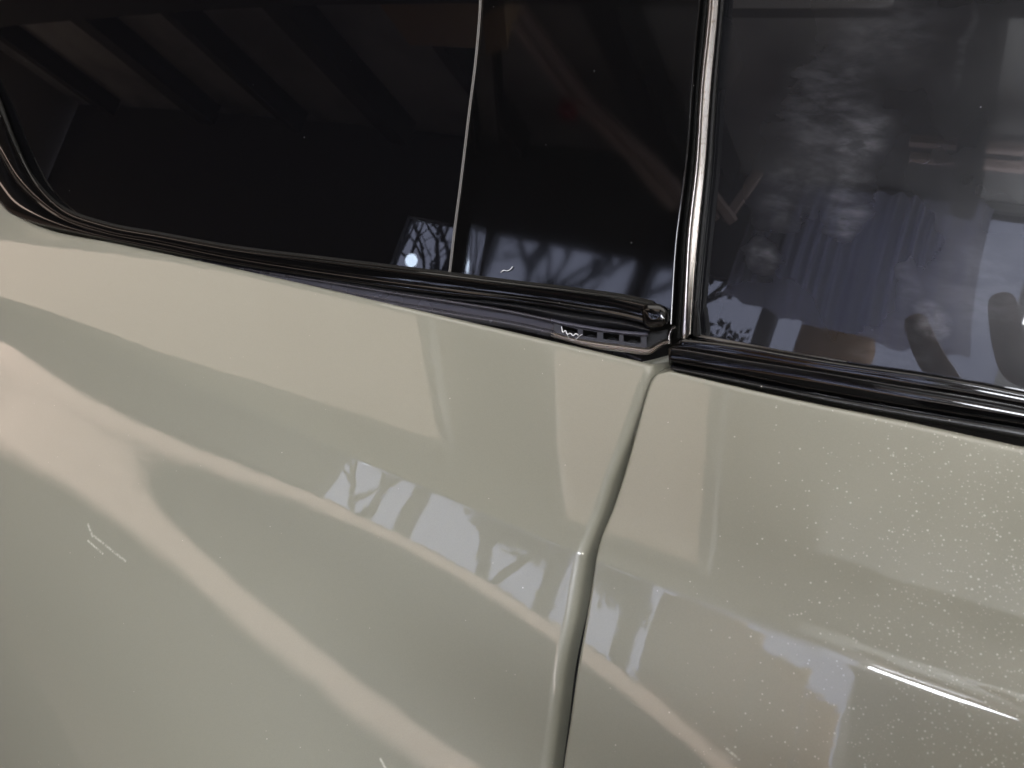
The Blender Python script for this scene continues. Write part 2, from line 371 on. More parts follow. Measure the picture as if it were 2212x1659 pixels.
def panel(name, x_far, xe, side, material, parent, r, depth, ncol=230, rtop=.0022):
    u = np.linspace(0, 1, ncol)
    u = 1-(1-u)**1.6 if True else u                  # finer towards the gap
    X = x_far+(xe(np.zeros(1)-.03)-x_far)*u[None, :]
    X = np.repeat(X, 218, 0)
    for _ in range(14):
        S = srows(X[0] if False else X.mean(0)) if False else None
        Z = np.empty_like(X)
        # rows depend on x of the very vertex
        c = zb(X)-zc(X); w_ = CR_W(X); s0 = zb(X)-ztop(X)+.0016
        a = (np.arange(43)/43.)[:, None]; b = (np.arange(25)/25.)[:, None]; d_ = (np.linspace(0, 1, 150)**1.35)[:, None]
        SS = np.concatenate([s0[:43]+(c-w_-s0)[:43]*a, (c-w_)[43:68]+2*w_[43:68]*b, (c+w_)[68:]+(.62-(c+w_)[68:])*d_], 0)
        Z = zb(X)-SS
        X = x_far+(xe(Z)-x_far)*u[None, :]
    Y = BODY(X, Z)
    P = np.stack([X, Y, Z], -1)
    # roll the gap edge and the top edge inwards
    tu = P[:, -1]-P[:, -2]; tu /= np.linalg.norm(tu, axis=1)[:, None]
    inw = np.array([0, 1., 0])
    ext = []
    for th in np.radians([6, 14, 22, 30, 38, 46, 54, 62, 70, 77]):
        ext.append(P[:, -1]+r*math.sin(th)*tu+r*(1-math.cos(th))*inw); e_ = ext[-1]
    for dd in (.15, .3, .5, .75, 1): ext.append(e_+depth*dd*(math.sin(th)*inw+math.cos(th)*tu))
    P = np.concatenate([P, np.stack(ext, 1)], 1)
    tv = P[0]-P[1]; tv /= np.maximum(np.linalg.norm(tv, axis=1), 1e-9)[:, None]
    nc0 = len(u)
    tv[nc0:] = tv[nc0-1]
    ext = []
    for th in np.radians([90, 75, 60, 45, 30, 15]):
        ext.append(P[0]+rtop*math.sin(th)*tv+rtop*(1-math.cos(th))*np.array([0, .9, -.35]))
    top = [P[0]+rtop*tv+(rtop+.010)*np.array([0, .9, -.35])]+ext
    P = np.concatenate([np.stack(top, 0), P], 0)
    nr, nc, _ = P.shape
    o = link(name, P.reshape(-1, 3), grid_faces(nr, nc), material, parent); face_out(o); return o, P
quarter, QP = panel('quarter_panel', -.62, xq, -1, PAINT, car, .0036, .011)
door, DP = panel('rear_door', .62, xd, 1, PAINT, car, .0011, .008)
for o in (quarter, door): CARP(o)
tag(quarter, label='quarter panel with a soft wheel-arch flare'); tag(door, label='dusty rear door panel')
def part(o, parent=None, **kw):
    p = parent or car; o.parent = p
    if p is car: CARP(o)
    return tag(o, **kw)
# dark inner structure behind the gap and the trim
part(loft('door_jamb', [([(-300,-200),(2600,-200)], -.030), ([(-300,700),(2600,1050)], -.030), ([(-300,2400),(2600,2400)], -.016)], DARK, cap=False, n=30, sub=3, sharp=(1,)))
# windows
def rise(L, y=-700):
    (x0, y0), (x1, y1) = L[0], L[1]
    return [(x0+(x1-x0)/(y1-y0)*(y-y0), y)]+L
G1 = glassmat('privacy_glass', [])
SM = [((1790,250),.016,.026,.055),((1850,310),.010,.013,.11),((1830,420),.007,.018,.07),((1840,480),.006,.008,.12),((1760,210),.012,.020,.05),((1900,70),.022,.016,.035),((1700,420),.012,.014,.05),((1650,550),.007,.006,.10),((1770,395),.006,.012,.05),((2005,690),.007,.005,.16),((1920,745),.015,.008,.06),((1960,620),.005,.010,.05),((1830,170),.012,.010,.05),((2080,110),.002,.016,.03),((2150,620),.020,.016,.055)]
G2 = glassmat('door_glass', [(unproject([p], GLASSD)[0], a, b, c) for p, a, b, c in SM])
CL = [(1037,-60),(1037,0),(1028,120),(1012,250),(994,400),(981,500),(970,594)]
CL = rise(CL)
left_edge = [(-400,-700),(-400,-60),(-400,0),(-400,120),(-400,250),(-400,400),(-400,520),(-400,640)]
part(loft('quarter_window', [([tuple(np.array(a)*(1-t_)+np.array(b)*t_) for a, b in zip(left_edge, CL)], 0) for t_ in np.linspace(0, 1, 13)], G1, cap=False, n=110, sub=6), label='black rear quarter glass')
E_ = [(1519,-60),(1516,0),(1508,80),(1500,190),(1490,330),(1478,430),(1467,516),(1458,649),(1455,700)]
CL2 = [(1042,-60),(1041,0),(1032,120),(1016,250),(998,400),(985,500),(974,596)]
E_ = rise(E_); CL2 = rise(CL2)
def off(px, dx, dy=0): return [(a+dx, b+dy) for a, b in px]
part(loft('pillar_cover', [(off(CL2, -1), -.004), (off(CL2, 0), .0000), (off(CL2, 3), .0006), (off(E_, -9), .0006), (off(E_, -4), .0004), (E_, -.0008), (off(E_, 4), -.0035), (off(E_, 5), -.010)], BLACKGLOSS, cap=False, n=130, sub=5, sharp=(1,)), label='gloss black pillar cover')
SEAM = mat('grey_seam', (.16, .155, .15), .4, metal=.6)
part(loft('divider', [(off(CL, -3), -.002), (off(CL, -2), .0008), (off(CL, 3), .0008), (off(CL, 4), -.004)], SEAM, n=120, sub=3, cap=True, sharp=(1,2)), label='thin grey seam between quarter glass and pillar cover')
# dark channel between pillar cover and the door frame
SL = [(1533,-60),(1530,0),(1512,192),(1502,350),(1484,516),(1479,603),(1471,731)]
SMd = [(1541,-60),(1538,0),(1519,192),(1510,340),(1491.5,516),(1486,623),(1483,729)]
SR = [(1557,-60),(1554,0),(1537,192),(1526,350),(1509.5,516),(1500,623),(1494,722)]
GLf = [(1566,-60),(1562,0),(1546,192),(1536,350),(1519.5,516),(1511.5,603),(1506,663),(1503,724)]
SL, SMd, SR, GLf = rise(SL), rise(SMd), rise(SR), rise(GLf)
part(loft('channel_seal', [(off(SL, -16), -.008), (off(SL, -10), -.003), (off(SL, -5), -.0015), (off(SL, 1), -.003)], FUZZ, n=110, sub=4))
RUBBER = mat('smooth_rubber', (.006, .006, .006), .55, spec=.15)
# ---- rear door: its own glass, frame strip and belt moulding
d_bot = [(1480,720),(1506,724),(1600,742),(1700,760),(1859,783),(1968,797),(2093,817),(2212,842),(2500,895)]
d_up = [(1560,-700),(1630,-700),(1760,-700),(1900,-700),(2020,-700),(2180,-700),(2330,-700),(2500,-700),(2900,-700)]
gl = loft('door_glass', [(d_up, 0), (off(d_bot, 0, 12), 0)], G2, cap=False, n=60, sub=30, D=GLASSD, ext=.40)
part(gl, door, label='smeared black glass of the rear door')
def dp(o, **kw): o.parent = door; return tag(o, **kw)
dp(loft('glass_run_seal', [(off(SR, 0), -.001), (off(SR, 3), .0004), (off(GLf, 0), .0002), (off(GLf, 3), -.003)], RUBBER, n=130, sub=4, sharp=(2,)))
wedge = loft('corner_seal', [([(1500,650),(1499,690),(1497,726)], .0012), ([(1503,650),(1508,688),(1510,726)], .0020), ([(1507,650),(1513,700),(1515,728)], -.002)], RUBBER, n=20, sub=5); dp(wedge)
dp(loft('frame_strip', [(off(SL, -1), -.003), (SL, .0012), (off(SL, 3), .0020), (off(SMd, -2), .0020), (SMd, .0028), (off(SMd, 2), .0022), (off(SR, -5), .0014), (off(SR, -2), .0010), (SR, -.002)], STEEL, n=150, sub=4, sharp=(1,4,5)), label='brushed metal strip up the door window frame')
d0 = [(1497,722),(1506,724),(1600,742),(1700,760),(1859,785),(1968,800),(2093,820),(2212,845),(2420,885)]
B0 = off(d0, 0, -2)
def mixpx(A, B, t): return [tuple(np.array(a)*(1-t)+np.array(b)*t) for a, b in zip(A, B)]
dl = [(1445,781),(1470,786),(1584,807),(1680,827),(1843,857),(1940,874),(2080,897),(2212,918),(2420,960)]
pb = [(1449,801),(1475,806),(1584,828),(1680,847),(1843,881),(1940,899),(2080,923),(2212,948),(2420,990)]
L1 = [(1452,748),(1477,750),(1584,761),(1680,776),(1843,803),(1940,819),(2080,840),(2212,862),(2420,900)]
L0 = [(1468,735),(1500,737),(1600,750),(1700,768),(1859,793),(1968,808),(2093,828),(2212,851),(2420,890)]
L2 = [(1444,765),(1468,768),(1584,788),(1680,803),(1843,830),(1940,847),(2080,870),(2212,894),(2420,936)]
dp(loft('belt_moulding', [(off(L0, 0, -9), -.004), (off(L0, 0, -6), .0020), (L0, .0042), (off(L0, 0, 10), .0044), (mixpx(off(L0, 0, 10), off(L2, 0, -13), .5), .0044), (off(L2, 0, -13), .0041), (off(L2, 0, -3), .0044), (off(L2, 0, 8), .0045), (off(dl, 0, -2), .0041), (dl, .0036), (off(dl, 0, 3), .0026), (off(dl, 1, 8), .0015), (off(dl, 2, 10), .0010)], BLACKGLOSS, n=120, sub=6, sharp=(5,11), ext=.40), label='gloss black belt moulding under the door glass')
dp(loft('lip_seal', [(off(dl, 3, 9), .0008), (off(dl, 3, 11), .0030), (mixpx(dl, pb, .75), .0036), (mixpx(dl, pb, .97), .0026), (off(pb, 0, 3), -.001)], SATINBLACK, n=120, sub=5, ext=.40))
dp(loft('glass_edge_strip', [([(1500,720),(1600,739),(1700,758),(1830,780)], -.002), ([(1500,721),(1600,740),(1700,759),(1830,780.5)], .0002), ([(1500,726),(1600,744),(1700,761.5),(1830,781.5)], .0012), ([(1500,729),(1600,747),(1700,764),(1830,784)], -.001)], STEEL, n=60, sub=3, sharp=(1,2)), label='thin bright strip along the glass bottom')
# ---- quarter window moulding (gloss black bead) and the lifted strip under it
q0 = [(-230,-500),(-130,-40),(-60,100),(0,215),(32,300),(75,388),(135,449),(225,483),(350,507),(500,534),(700,559),(970,592),(1106,609),(1246,626),(1386,648),(1412,655)]
qo = [(-320,-440),(-190,100),(-90,300),(0,438),(22,462),(70,484),(125,499),(225,520),(330,542),(450,566),(680,603),(950,640),(1106,655),(1246,676),(1356,694),(1400,706)]
qi = [(-280,-470),(-165,30),(-75,200),(0,322),(40,388),(84,432),(125,462),(225,499),(340,521),(475,549),(690,584),(960,620),(1106,638),(1246,658),(1370,680),(1405,690)]
part(loft('window_moulding', [(off(q0, 0, -3), -.0015), (q0, .0030), (mixpx(q0, qi, .2), .0048), (mixpx(q0, qi, .9), .0053), (mixpx(qi, qo, .05), .0048), (mixpx(qi, qo, .2), .0053), (mixpx(qi, qo, .7), .0054), (qo, .0025), (off(qo, 0, 2), -.004)], BLACKGLOSS, n=200, sub=6, sharp=(4,)), label='gloss black bead round the quarter window')
part(loft('window_seal', [(off(q0, 0, -6), -.001), (off(q0, 0, -4), .0012), (off(q0, 0, 2), .0040), (mixpx(q0, qi, .22), .0052)], FUZZ, n=160, sub=3))
# end block of the bead
def block(px4, h0, h1, name, material, bev):
    lo = [unproject([p], lambda x, z: GLASS(x, z)-h0)[0] for p in px4]; hi = [unproject([p], lambda x, z: GLASS(x, z)-h1)[0] for p in px4]
    bm = bmesh.new(); v = [bm.verts.new(p) for p in lo+hi]
    for f in ((0, 1, 2, 3), (4, 5, 6, 7), (0, 1, 5, 4), (1, 2, 6, 5), (2, 3, 7, 6), (3, 0, 4, 7)): bm.faces.new([v[i] for i in f])
    bmesh.ops.recalc_face_normals(bm, faces=bm.faces[:])
    if bev: bmesh.ops.bevel(bm, geom=bm.edges[:]+bm.verts[:], offset=bev, segments=6, affect='EDGES', profile=.5)
    me = bpy.data.meshes.new(name); bm.to_mesh(me); bm.free(); me.materials.append(material); me.polygons.foreach_set('use_smooth', [bev > 0]*len(me.polygons))
    o = bpy.data.objects.new(name, me); COL.objects.link(o); return o
part(block([(1384,655),(1441,657),(1448,705),(1390,712)], -.003, .0084, 'end_cap', BLACKGLOSS, .0031), label='rounded gloss black end of the window bead')
# recess shadow strip between bead and lifted strip
part(loft('recess_shade_strip', [([(640,590),(950,637),(1106,653),(1246,674),(1356,692),(1404,704)], .001), ([(640,594),(950,643),(1106,660),(1246,686),(1356,702),(1404,714)], .0042), ([(640,596),(950,647),(1106,668),(1246,700),(1356,712),(1404,720)], .0008)], SATINBLACK, n=80, sub=4), label='dark strip for the shaded recess under the bead')
# lifted anodised strip
T_ = [(300,539),(430,563),(560,585),(700,606),(850,630),(1000,653),(1106,671),(1196,690)]
Bt = [(300,543),(430,569),(560,599),(700,632),(850,665),(1000,692),(1106,709),(1196,729)]
def st(f): return mixpx(T_, Bt, f)
strip = part(loft('lifted_strip', [(off(T_, 0, -1), .0006), (T_, .0042), (st(.10), .0052), (st(.20), .0040), (st(.26), .0028), (st(.60), .0030), (st(.68), .0044), (st(.78), .0054), (st(.92), .0044), (Bt, .0034), (off(Bt, 0, 2), -.001)], CLIPGREY, n=140, sub=4, sharp=(4,5,9)), label='blue-grey metal trim strip lifted off the paint')
LIT_METAL = mat('lit_flange_metal', (.62, .57, .52), .32, metal=1)  # brighter than the other trim: overhead reflection put into the colour
# slotted end piece of the strip
U = lambda px, h: unproject(px, lambda x, z: GLASS(x, z)-h)
top_s = [(1196,693),(1250,705),(1300,712),(1350,717),(1398,722)]; bot_s = [(1196,722),(1250,736),(1300,744),(1350,751),(1396,757)]
xs_ = [1196,1214,1248,1259,1290,1303,1337,1347,1384,1397]
web = []; Fw = []
bm = bmesh.new()
def at_s(xp, f):
    a = np.interp(xp, [p[0] for p in top_s], [p[1] for p in top_s]); b = np.interp(xp, [p[0] for p in bot_s], [p[1] for p in bot_s]); return (xp, a+(b-a)*f)
fr = [0, .20, .62, 1]
gp = {}
for hi_, hh in ((0, .0034), (1, .0016)):
    for i, xp in enumerate(xs_):
        for j, f in enumerate(fr): gp[(hi_, i, j)] = bm.verts.new(U([at_s(xp, f)], hh)[0])
holes = [(i, 1) for i in (1, 3, 5, 7)]
for i in range(len(xs_)-1):
    for j in range(3):
        if (i, j) in holes:
            c_ = [(i, j), (i+1, j), (i+1, j+1), (i, j+1)]
            for q in range(4):
                a, b = c_[q], c_[(q+1) % 4]
                bm.faces.new([gp[(0, *a)], gp[(0, *b)], gp[(1, *b)], gp[(1, *a)]])
        else:
            bm.faces.new([gp[(0, i, j)], gp[(0, i, j+1)], gp[(0, i+1, j+1)], gp[(0, i+1, j)]])
            bm.faces.new([gp[(1, i, j)], gp[(1, i, j+1)], gp[(1, i+1, j+1)], gp[(1, i+1, j)]])
bmesh.ops.recalc_face_normals(bm, faces=bm.faces[:])
me = bpy.data.meshes.new('clip_plate'); bm.to_mesh(me); bm.free(); me.materials.append(PLATE)
plate = bpy.data.objects.new('clip_plate', me); COL.objects.link(plate); part(plate, strip, label='strip end with four open slots')
for a, b in ((1214,1248),(1259,1290),(1303,1337),(1347,1384)):
    mid = (a+b)/2
    cs = [([at_s(a+4, .66), at_s(mid, .42), at_s(b-2, .50)], -.0022), ([at_s(a+4, .72), at_s(mid, .50), at_s(b-2, .58)], -.0008), ([at_s(a+4, .85), at_s(mid, .75), at_s(b-2, .78)], -.0022)]
    part(loft('clip_tongue', cs, SATINBLACK, n=14, sub=4), strip)
lipT = [(1190,689),(1210,694),(1253,702),(1300,710),(1350,716),(1400,720)]
part(loft('strip_lip', [(off(lipT, 0, -2), .0010), (off(lipT, 0, 0), .0044), (off(lipT, 0, 3.5), .0056), (off(lipT, 0, 7), .0040), (off(lipT, 0, 8), .0010)], LIPGREY, n=50, sub=5), strip)
rdg = [(1190,717),(1210,724),(1253,734),(1300,742),(1350,748),(1388,753),(1397,754),(1432,738),(1446,735)]
rdb = [(1190,727),(1210,732),(1253,744),(1300,754),(1350,760),(1390,765),(1398,765),(1436,744),(1449,741)]
part(loft('strip_flange', [(off(rdg, 0, -4), .0026), (off(rdg, 0, 1), .0050), (mixpx(rdg, rdb, .3), .0054), (mixpx(rdg, rdb, .5), .0040), (mixpx(rdg, rdb, .75), .0046), (rdb, .0036), (off(rdb, 0, 1.5), .0000)], LIT_METAL, n=90, sub=4, sharp=(5,)), strip, label='bent metal flange at the strip end')
part(loft('strip_hook', [([(1440,742),(1442,718),(1450,706),(1458,703)], .0020), ([(1445,743),(1447,720),(1453,710),(1460,707)], .0045), ([(1450,744),(1451,722),(1456,713),(1462,710)], .0010)], STEEL, n=40, sub=4), strip)
part(block([(1397,718),(1442,712),(1444,738),(1398,756)], -.008, -.001, 'cavity_block', DARK, 0))
# body-colour flange at the corner of the quarter panel
cor = [np.array([U([(1388,781)], -.0065)[0], U([(1412,776)], -.008)[0], U([(1447,767)], -.010)[0]]), np.array([U([(1394,790)], -.0055)[0], U([(1416,783)], -.008)[0], U([(1449,777)], -.010)[0]]), np.array([U([(1402,812)], -.0060)[0], U([(1420,800)], -.0085)[0], U([(1455,797)], -.010)[0]])]
part(loft('corner_flange', [(c, 0) for c in cor], PAINT, cap=False, sub=8), quarter)
# blue-grey foam seen in the slit under the strip end
part(loft('foam_pad', [([(1325,752),(1350,757),(1385,770)], -.006), ([(1325,758),(1350,764),(1385,778)], -.003), ([(1325,768),(1350,776),(1385,786)], -.006)], CLIPGREY, n=16, sub=5))
# black strip standing in for the shade deep in the door gap
part(loft('gap_shade_strip', [(off(DE_PX[3:], -12), -.0080), (off(DE_PX[3:], -6), -.0074), (off(DE_PX[3:], 8), -.0085)], RUBBER, n=90, sub=4, cap=False, D=BODY), label='black strip for the shade deep in the door gap')

# white lint caught in the first slot, and a stray fibre on the glass
LINT = mat('white_lint', (.75, .75, .75), .7)
def thread(px, h, r, label, name='lint_thread'):
    C_ = curve3(px, h, n=40); n_ = len(C_); V = []; T = np.gradient(C_, axis=0)
    for i in range(n_):
        t = T[i]/np.linalg.norm(T[i]); a = np.cross(t, [0, 1, .2]); a /= np.linalg.norm(a); b = np.cross(t, a)
        for q_ in range(6): V.append(C_[i]+r*(math.cos(q_*math.pi/3)*a+math.sin(q_*math.pi/3)*b))
    Fc = [[i*6+j, i*6+(j+1) % 6, (i+1)*6+(j+1) % 6, (i+1)*6+j] for i in range(n_-1) for j in range(6)]
    o = link(name, V, Fc, LINT); tag(o, label=label, category='thread'); return o
thread([(1213,705),(1214,712),(1216,718),(1221,714),(1226,722),(1232,720),(1238,725),(1244,721),(1249,724)], .0042, .00022, 'white lint thread caught in the first open slot of the trim strip')
thread([(1224,720),(1230,731),(1241,735),(1250,727),(1258,722)], .0050, .00010, 'fine pale hair looping below the first slot of the trim strip')
thread([(1082,588),(1088,584),(1096,585),(1102,582),(1107,576)], .0012, .00016, 'short curly white fibre stuck on the black pillar cover')
# ================================================================== THE GARAGE behind the photographer (seen in the reflections)
FL, CE = -1.0, 1.42
WALLW = mat('painted_wall', (.30, .29, .27), .8)
CEILM = mat('ceiling_board', (.30, .30, .30), .85)
k = N(CEILM); k.l(k.mix(k.ramp(k.noise(2.0, 4), .35, .65), (.32, .315, .31), (.56, .56, .54)), k.b.inputs['Base Color'])
JOIST = mat('dark_joist', (.05, .045, .04), .7)
CONC = mat('concrete_floor', (.5, .48, .46), .6)
k = N(CONC); k.l(k.mix(k.ramp(k.noise(3, 5), .3, .7), (.30, .245, .215), (.42, .35, .31)), k.b.inputs['Base Color'])
DOORM = mat('garage_door_panel', (.15, .15, .145), .5)
RAILM = mat('pale_beige_board', RAIL_COL, .6)
WOOD = mat('pine_wood', (.45, .30, .17), .55)
CARD = mat('cardboard', (.42, .26, .14), .8)
TREEM = mat('tree_bark', (.05, .045, .04), .8)
def struct(o): o['kind'] = 'structure'; return o
struct(box('floor', -6, 4, -2.7, 1.6, FL-.1, FL, CONC))
struct(box('ceiling', -6, 4, -2.7, 1.6, CE, CE+.1, CEILM))
struct(box('back_wall', -6, 4, 1.6, 1.75, FL, CE, WALLW))
struct(box('side_wall', -6.15, -6, -2.7, 1.6, FL, CE, WALLW))
struct(box('side_wall', 4, 4.15, -2.7, 1.6, FL, CE, WALLW))
# ceiling joists
for i, (x, wj) in enumerate(((-5.3, .10), (-4.1, .16), (-3.2, .07), (-2.45, .12), (-1.7, .06), (-1.0, .11), (-.1, .07), (.9, .1), (2.1, .1), (3.1, .1))):
    struct(box('ceiling_joist', x, x+wj, -2.48, 1.58, CE-.12, CE-.002, JOIST))
struct(box('ceiling_beam', -5.95, 3.95, -1.30, -1.12, CE-.26, CE-.142, JOIST))
# garage door: panels, window row, rails
gd = empty('garage_door', (-1, -2.55, FL)); tag(gd, label='grey sectional garage door with a row of windows behind the photographer', category='garage door')
def gp_(name, x0, x1, y0, y1, z0, z1, m_, **kw):
    o = box(name, x0, x1, y0, y1, z0, z1, m_); o.parent = gd; o.matrix_parent_inverse = Matrix.Translation((1, 2.55, -FL)); return tag(o, **kw)
X0, X1 = -5.96, 3.0
SILL, HEAD = .30, .98
struct(box('front_wall', X1, 4, -2.65, -2.5, FL, CE, WALLW))
gp_('door_panel', X0, X1, -2.60, -2.545, FL+.01, -.42, DOORM); gp_('door_panel', X0, X1, -2.60, -2.545, -.41, .20, DOORM); gp_('door_panel', X0, TW[0], -2.60, -2.545, HEAD, CE-.01, DOORM); gp_('door_panel', TW[0], X1, -2.60, -2.545, TW[2], CE-.01, DOORM)
gp_('leak_backing', X0, X1, -2.62, -2.602, FL, SILL, JOIST); gp_('window_rail', X0, X1, -2.60, -2.50, .203, SILL, RAILM, label='pale rail under the windows')  # backing sheet added to stop daylight leaking between the door panels
PANE = mat("window_pane", (.8,.85,.9), .05)
PANE.node_tree.nodes["Principled BSDF"].inputs["Transmission Weight"].default_value = 1; PANE.node_tree.nodes["Principled BSDF"].inputs["IOR"].default_value = 1.01
for (a, b) in WINS:
    pass
xs0 = [X0]+[v for ab in WINS for v in ab]+[TW[0]]
gp_('window_post', TW[1], X1, -2.60, -2.545, SILL, TW[2], DOORM); gp_('window_post', TW[0], TW[1], -2.60, -2.545, SILL, TW[3], DOORM); gp_('window_pane', TW[0], TW[1], -2.575, -2.57, TW[3], TW[2], PANE)
for i in range(0, len(xs0), 2):
    gp_('window_post', xs0[i], xs0[i+1], -2.60, -2.545, SILL, HEAD, DOORM)
for a, b in WINS:
    gp_('window_pane', a, b, -2.575, -2.57, SILL, HEAD, PANE)
# trees outside the windows
def tree(px, py, seed, label):
    rnd = random.Random(seed); bm = bmesh.new()
    def limb(p, d, L, r, depth):
        n = 5; prev = None; q = p.copy(); dd = d.copy()
        for s_ in range(n+1):
            rr = r*(1-.5*s_/n)
            u_ = dd.cross(Vector((0, 1, 0))).normalized(); v_ = dd.cross(u_).normalized()
            ring = [bm.verts.new(q+rr*(math.cos(t)*u_+math.sin(t)*v_)) for t in [0, 1.05, 2.09, 3.14, 4.19, 5.24]]
            if prev: [bm.faces.new([prev[j], prev[(j+1) % 6], ring[(j+1) % 6], ring[j]]) for j in range(6)]
            prev = ring; q = q+dd*(L/n); dd = (dd+Vector((rnd.uniform(-.16, .16), rnd.uniform(-.1, .1), rnd.uniform(-.08, .1)))).normalized()
        if depth > 0:
            for _ in range(rnd.choice((3, 3, 4))):
                nd = (dd+Vector((rnd.uniform(-1, 1), rnd.uniform(-.6, .6), rnd.uniform(-.25, .7)))).normalized(); limb(q-dd*L*rnd.uniform(0, .5), nd, L*rnd.uniform(.55, .8), r*.55, depth-1)
    limb(Vector((0, 0, 0)), Vector((0, 0, 1)), 1.5, .10, 5)
    me = bpy.data.meshes.new('bare_tree'); bm.to_mesh(me); bm.free(); me.materials.append(TREEM)
    o = bpy.data.objects.new('bare_tree', me); COL.objects.link(o); o.location = (px, py, FL); tag(o, label=label, category='tree'); return o
tree(-2.3, -5.2, 3, 'leafless tree outside the garage window, the one nearest the middle'); tree(-4.6, -6.0, 8, 'leafless tree outside the garage window further to the rear')
struct(box('ground', -40, 40, -60, -2.7, FL-.3, FL-.12, CONC))
# added fill light: a bare tube under a white housing, hung on two chains
WHITEM = mat('white_enamel', (.8, .8, .78), .4)
def keep(o, p): o.parent = p; o.matrix_parent_inverse = Matrix.Translation(-p.location); return o
def fill_tube(x0, x1, y, z, strength, label, r=.016):
    s_ = empty('fill_tube', ((x0+x1)/2, y, z)); tag(s_, label=label, category='lamp')
    TUBE = mat('lit_tube', (1, 1, 1), .5, emit=(1, .95, .88), es=strength)
    bm = bmesh.new(); bmesh.ops.create_cone(bm, cap_ends=True, segments=16, radius1=r, radius2=r, depth=x1-x0, matrix=Matrix.Translation(((x0+x1)/2, y, z)) @ Matrix.Rotation(math.pi/2, 4, 'Y'))
    me = bpy.data.meshes.new('tube'); bm.to_mesh(me); bm.free(); me.materials.append(TUBE); o = bpy.data.objects.new('tube', me); COL.objects.link(o); keep(o, s_)
    keep(box('housing', x0-.04, x1+.04, y-.03, y+.03, z+.035, z+.075, WHITEM), s_)
    for xx in (x0-.02, x1+.02): keep(box('tube_socket', xx-.014, xx+.014, y-.018, y+.018, z-.018, z+.035, WHITEM), s_)
    for xx in (x0+.1, x1-.1): keep(box('chain', xx-.006, xx+.006, y-.006, y+.006, z+.075, CE, JOIST), s_)
for args in FILL_LIGHTS: fill_tube(*args)
# upright light panel hung from the ceiling in front of the garage door
x0, x1, z0, z1, L_ = WALLPANEL
s_ = empty('hanging_light_panel', ((x0+x1)/2, -2.0, (z0+z1)/2)); tag(s_, label='white light panel hanging on chains in front of the garage door', category='lamp')
for nm, a in (('frame', (x0-.02, x0, z0-.02, z1+.02)), ('frame', (x1, x1+.02, z0-.02, z1+.02)), ('frame', (x0, x1, z0-.02, z0)), ('frame', (x0, x1, z1, z1+.02))):
    keep(box(nm, a[0], a[1], -2.03, -1.995, a[2], a[3], WHITEM), s_)
keep(box('diffuser', x0, x1, -2.02, -2.0, z0, z1, mat('lit_front', (.8, .8, .8), .5, emit=(.90, .93, 1), es=L_)), s_)
for xx in (x0+.1, x1-.1): keep(box('chain', xx-.006, xx+.006, -2.02, -2.008, z1+.02, CE, JOIST), s_)
# glowing panels added under the ceiling, two for warm reflections, one for fill
for (x0, x1, y0, y1, zz, L, col, label) in GLOW_PANELS:
    s_ = empty('added_ceiling_panel', ((x0+x1)/2, (y0+y1)/2, zz)); tag(s_, label=label, category='lamp')
    for nm, a in (('frame', (x0-.03, x0, y0-.03, y1+.03)), ('frame', (x1, x1+.03, y0-.03, y1+.03)), ('frame', (x0, x1, y0-.03, y0)), ('frame', (x0, x1, y1, y1+.03))):
        keep(box(nm, *a, zz-.01, zz+.02, WHITEM), s_)
    keep(box('diffuser', x0, x1, y0, y1, zz, zz+.01, mat('panel_glow', (.8, .8, .8), .5, emit=col, es=L)), s_)
# glowing strip added under the garage windows for the warm reflected band
GLOWM = mat('strip_glow', (.8, .8, .8), .5, emit=GLOW_COL, es=GLOW)
k = N(GLOWM); at_ = k.n('ShaderNodeAttribute', attribute_name='across')      # glow fades towards both rims to soften the reflected band
k.l(k.math('MULTIPLY', k.math('MULTIPLY', k.ramp(at_.outputs['Fac'], 0., .45, .12, 1.), k.ramp(at_.outputs['Fac'], .80, 1., 1., .25)), GLOW), k.b.inputs['Emission Strength'])
def glow_strip(P0, P1, w0, w1, parent):
    """one glowing piece from P0 to P1 on the wall, w = how far it widens above and below at either end"""
    V = []; A = []
    for P, w_ in ((P0, w0), (P1, w1)):
        for a in (0, .5, 1): V.append((P[0], P[1], .208-w_+a*(.090+2*w_))); A.append(a)
    inw_ = (0, -.025, 0) if abs(P1[0]-P0[0]) > .01 else (-.025, 0, 0)
    V += [(v[0]+inw_[0], v[1]+inw_[1], v[2]) for v in V]; A = A*2
    Fc = [(0, 1, 4, 3), (1, 2, 5, 4), (6, 9, 10, 7), (7, 10, 11, 8), (0, 3, 9, 6), (2, 8, 11, 5), (0, 6, 7, 1), (1, 7, 8, 2), (3, 4, 10, 9), (4, 5, 11, 10)]
    o = link('glow_strip_piece', V, Fc, GLOWM, smooth=False); a_ = o.data.attributes.new('across', 'FLOAT', 'POINT'); a_.data.foreach_set('value', A); keep(o, parent)
wid = lambda x: .10*float(S5((-2.3-x)/3.6))
wb = empty('wall_glow_strip', (-1, -2.5, .255)); tag(wb, label='long warm glowing strip added under the garage door windows', category='lamp')
for i in range(18):
    xa, xb = X0+i*.5, X0+(i+1)*.5
    if xb <= X1: glow_strip((xa+.001, -2.470, 0), (xb-.001, -2.470, 0), wid(xa), wid(xb), wb)
sb = empty('side_glow_strip', (-5.95, -.5, .255)); tag(sb, label='warm glowing strip added along the side wall', category='lamp')
for i in range(4): glow_strip((-5.965, -2.468+i*1.0, 0), (-5.965, -1.472+i*1.0, 0), .10, .10, sb)
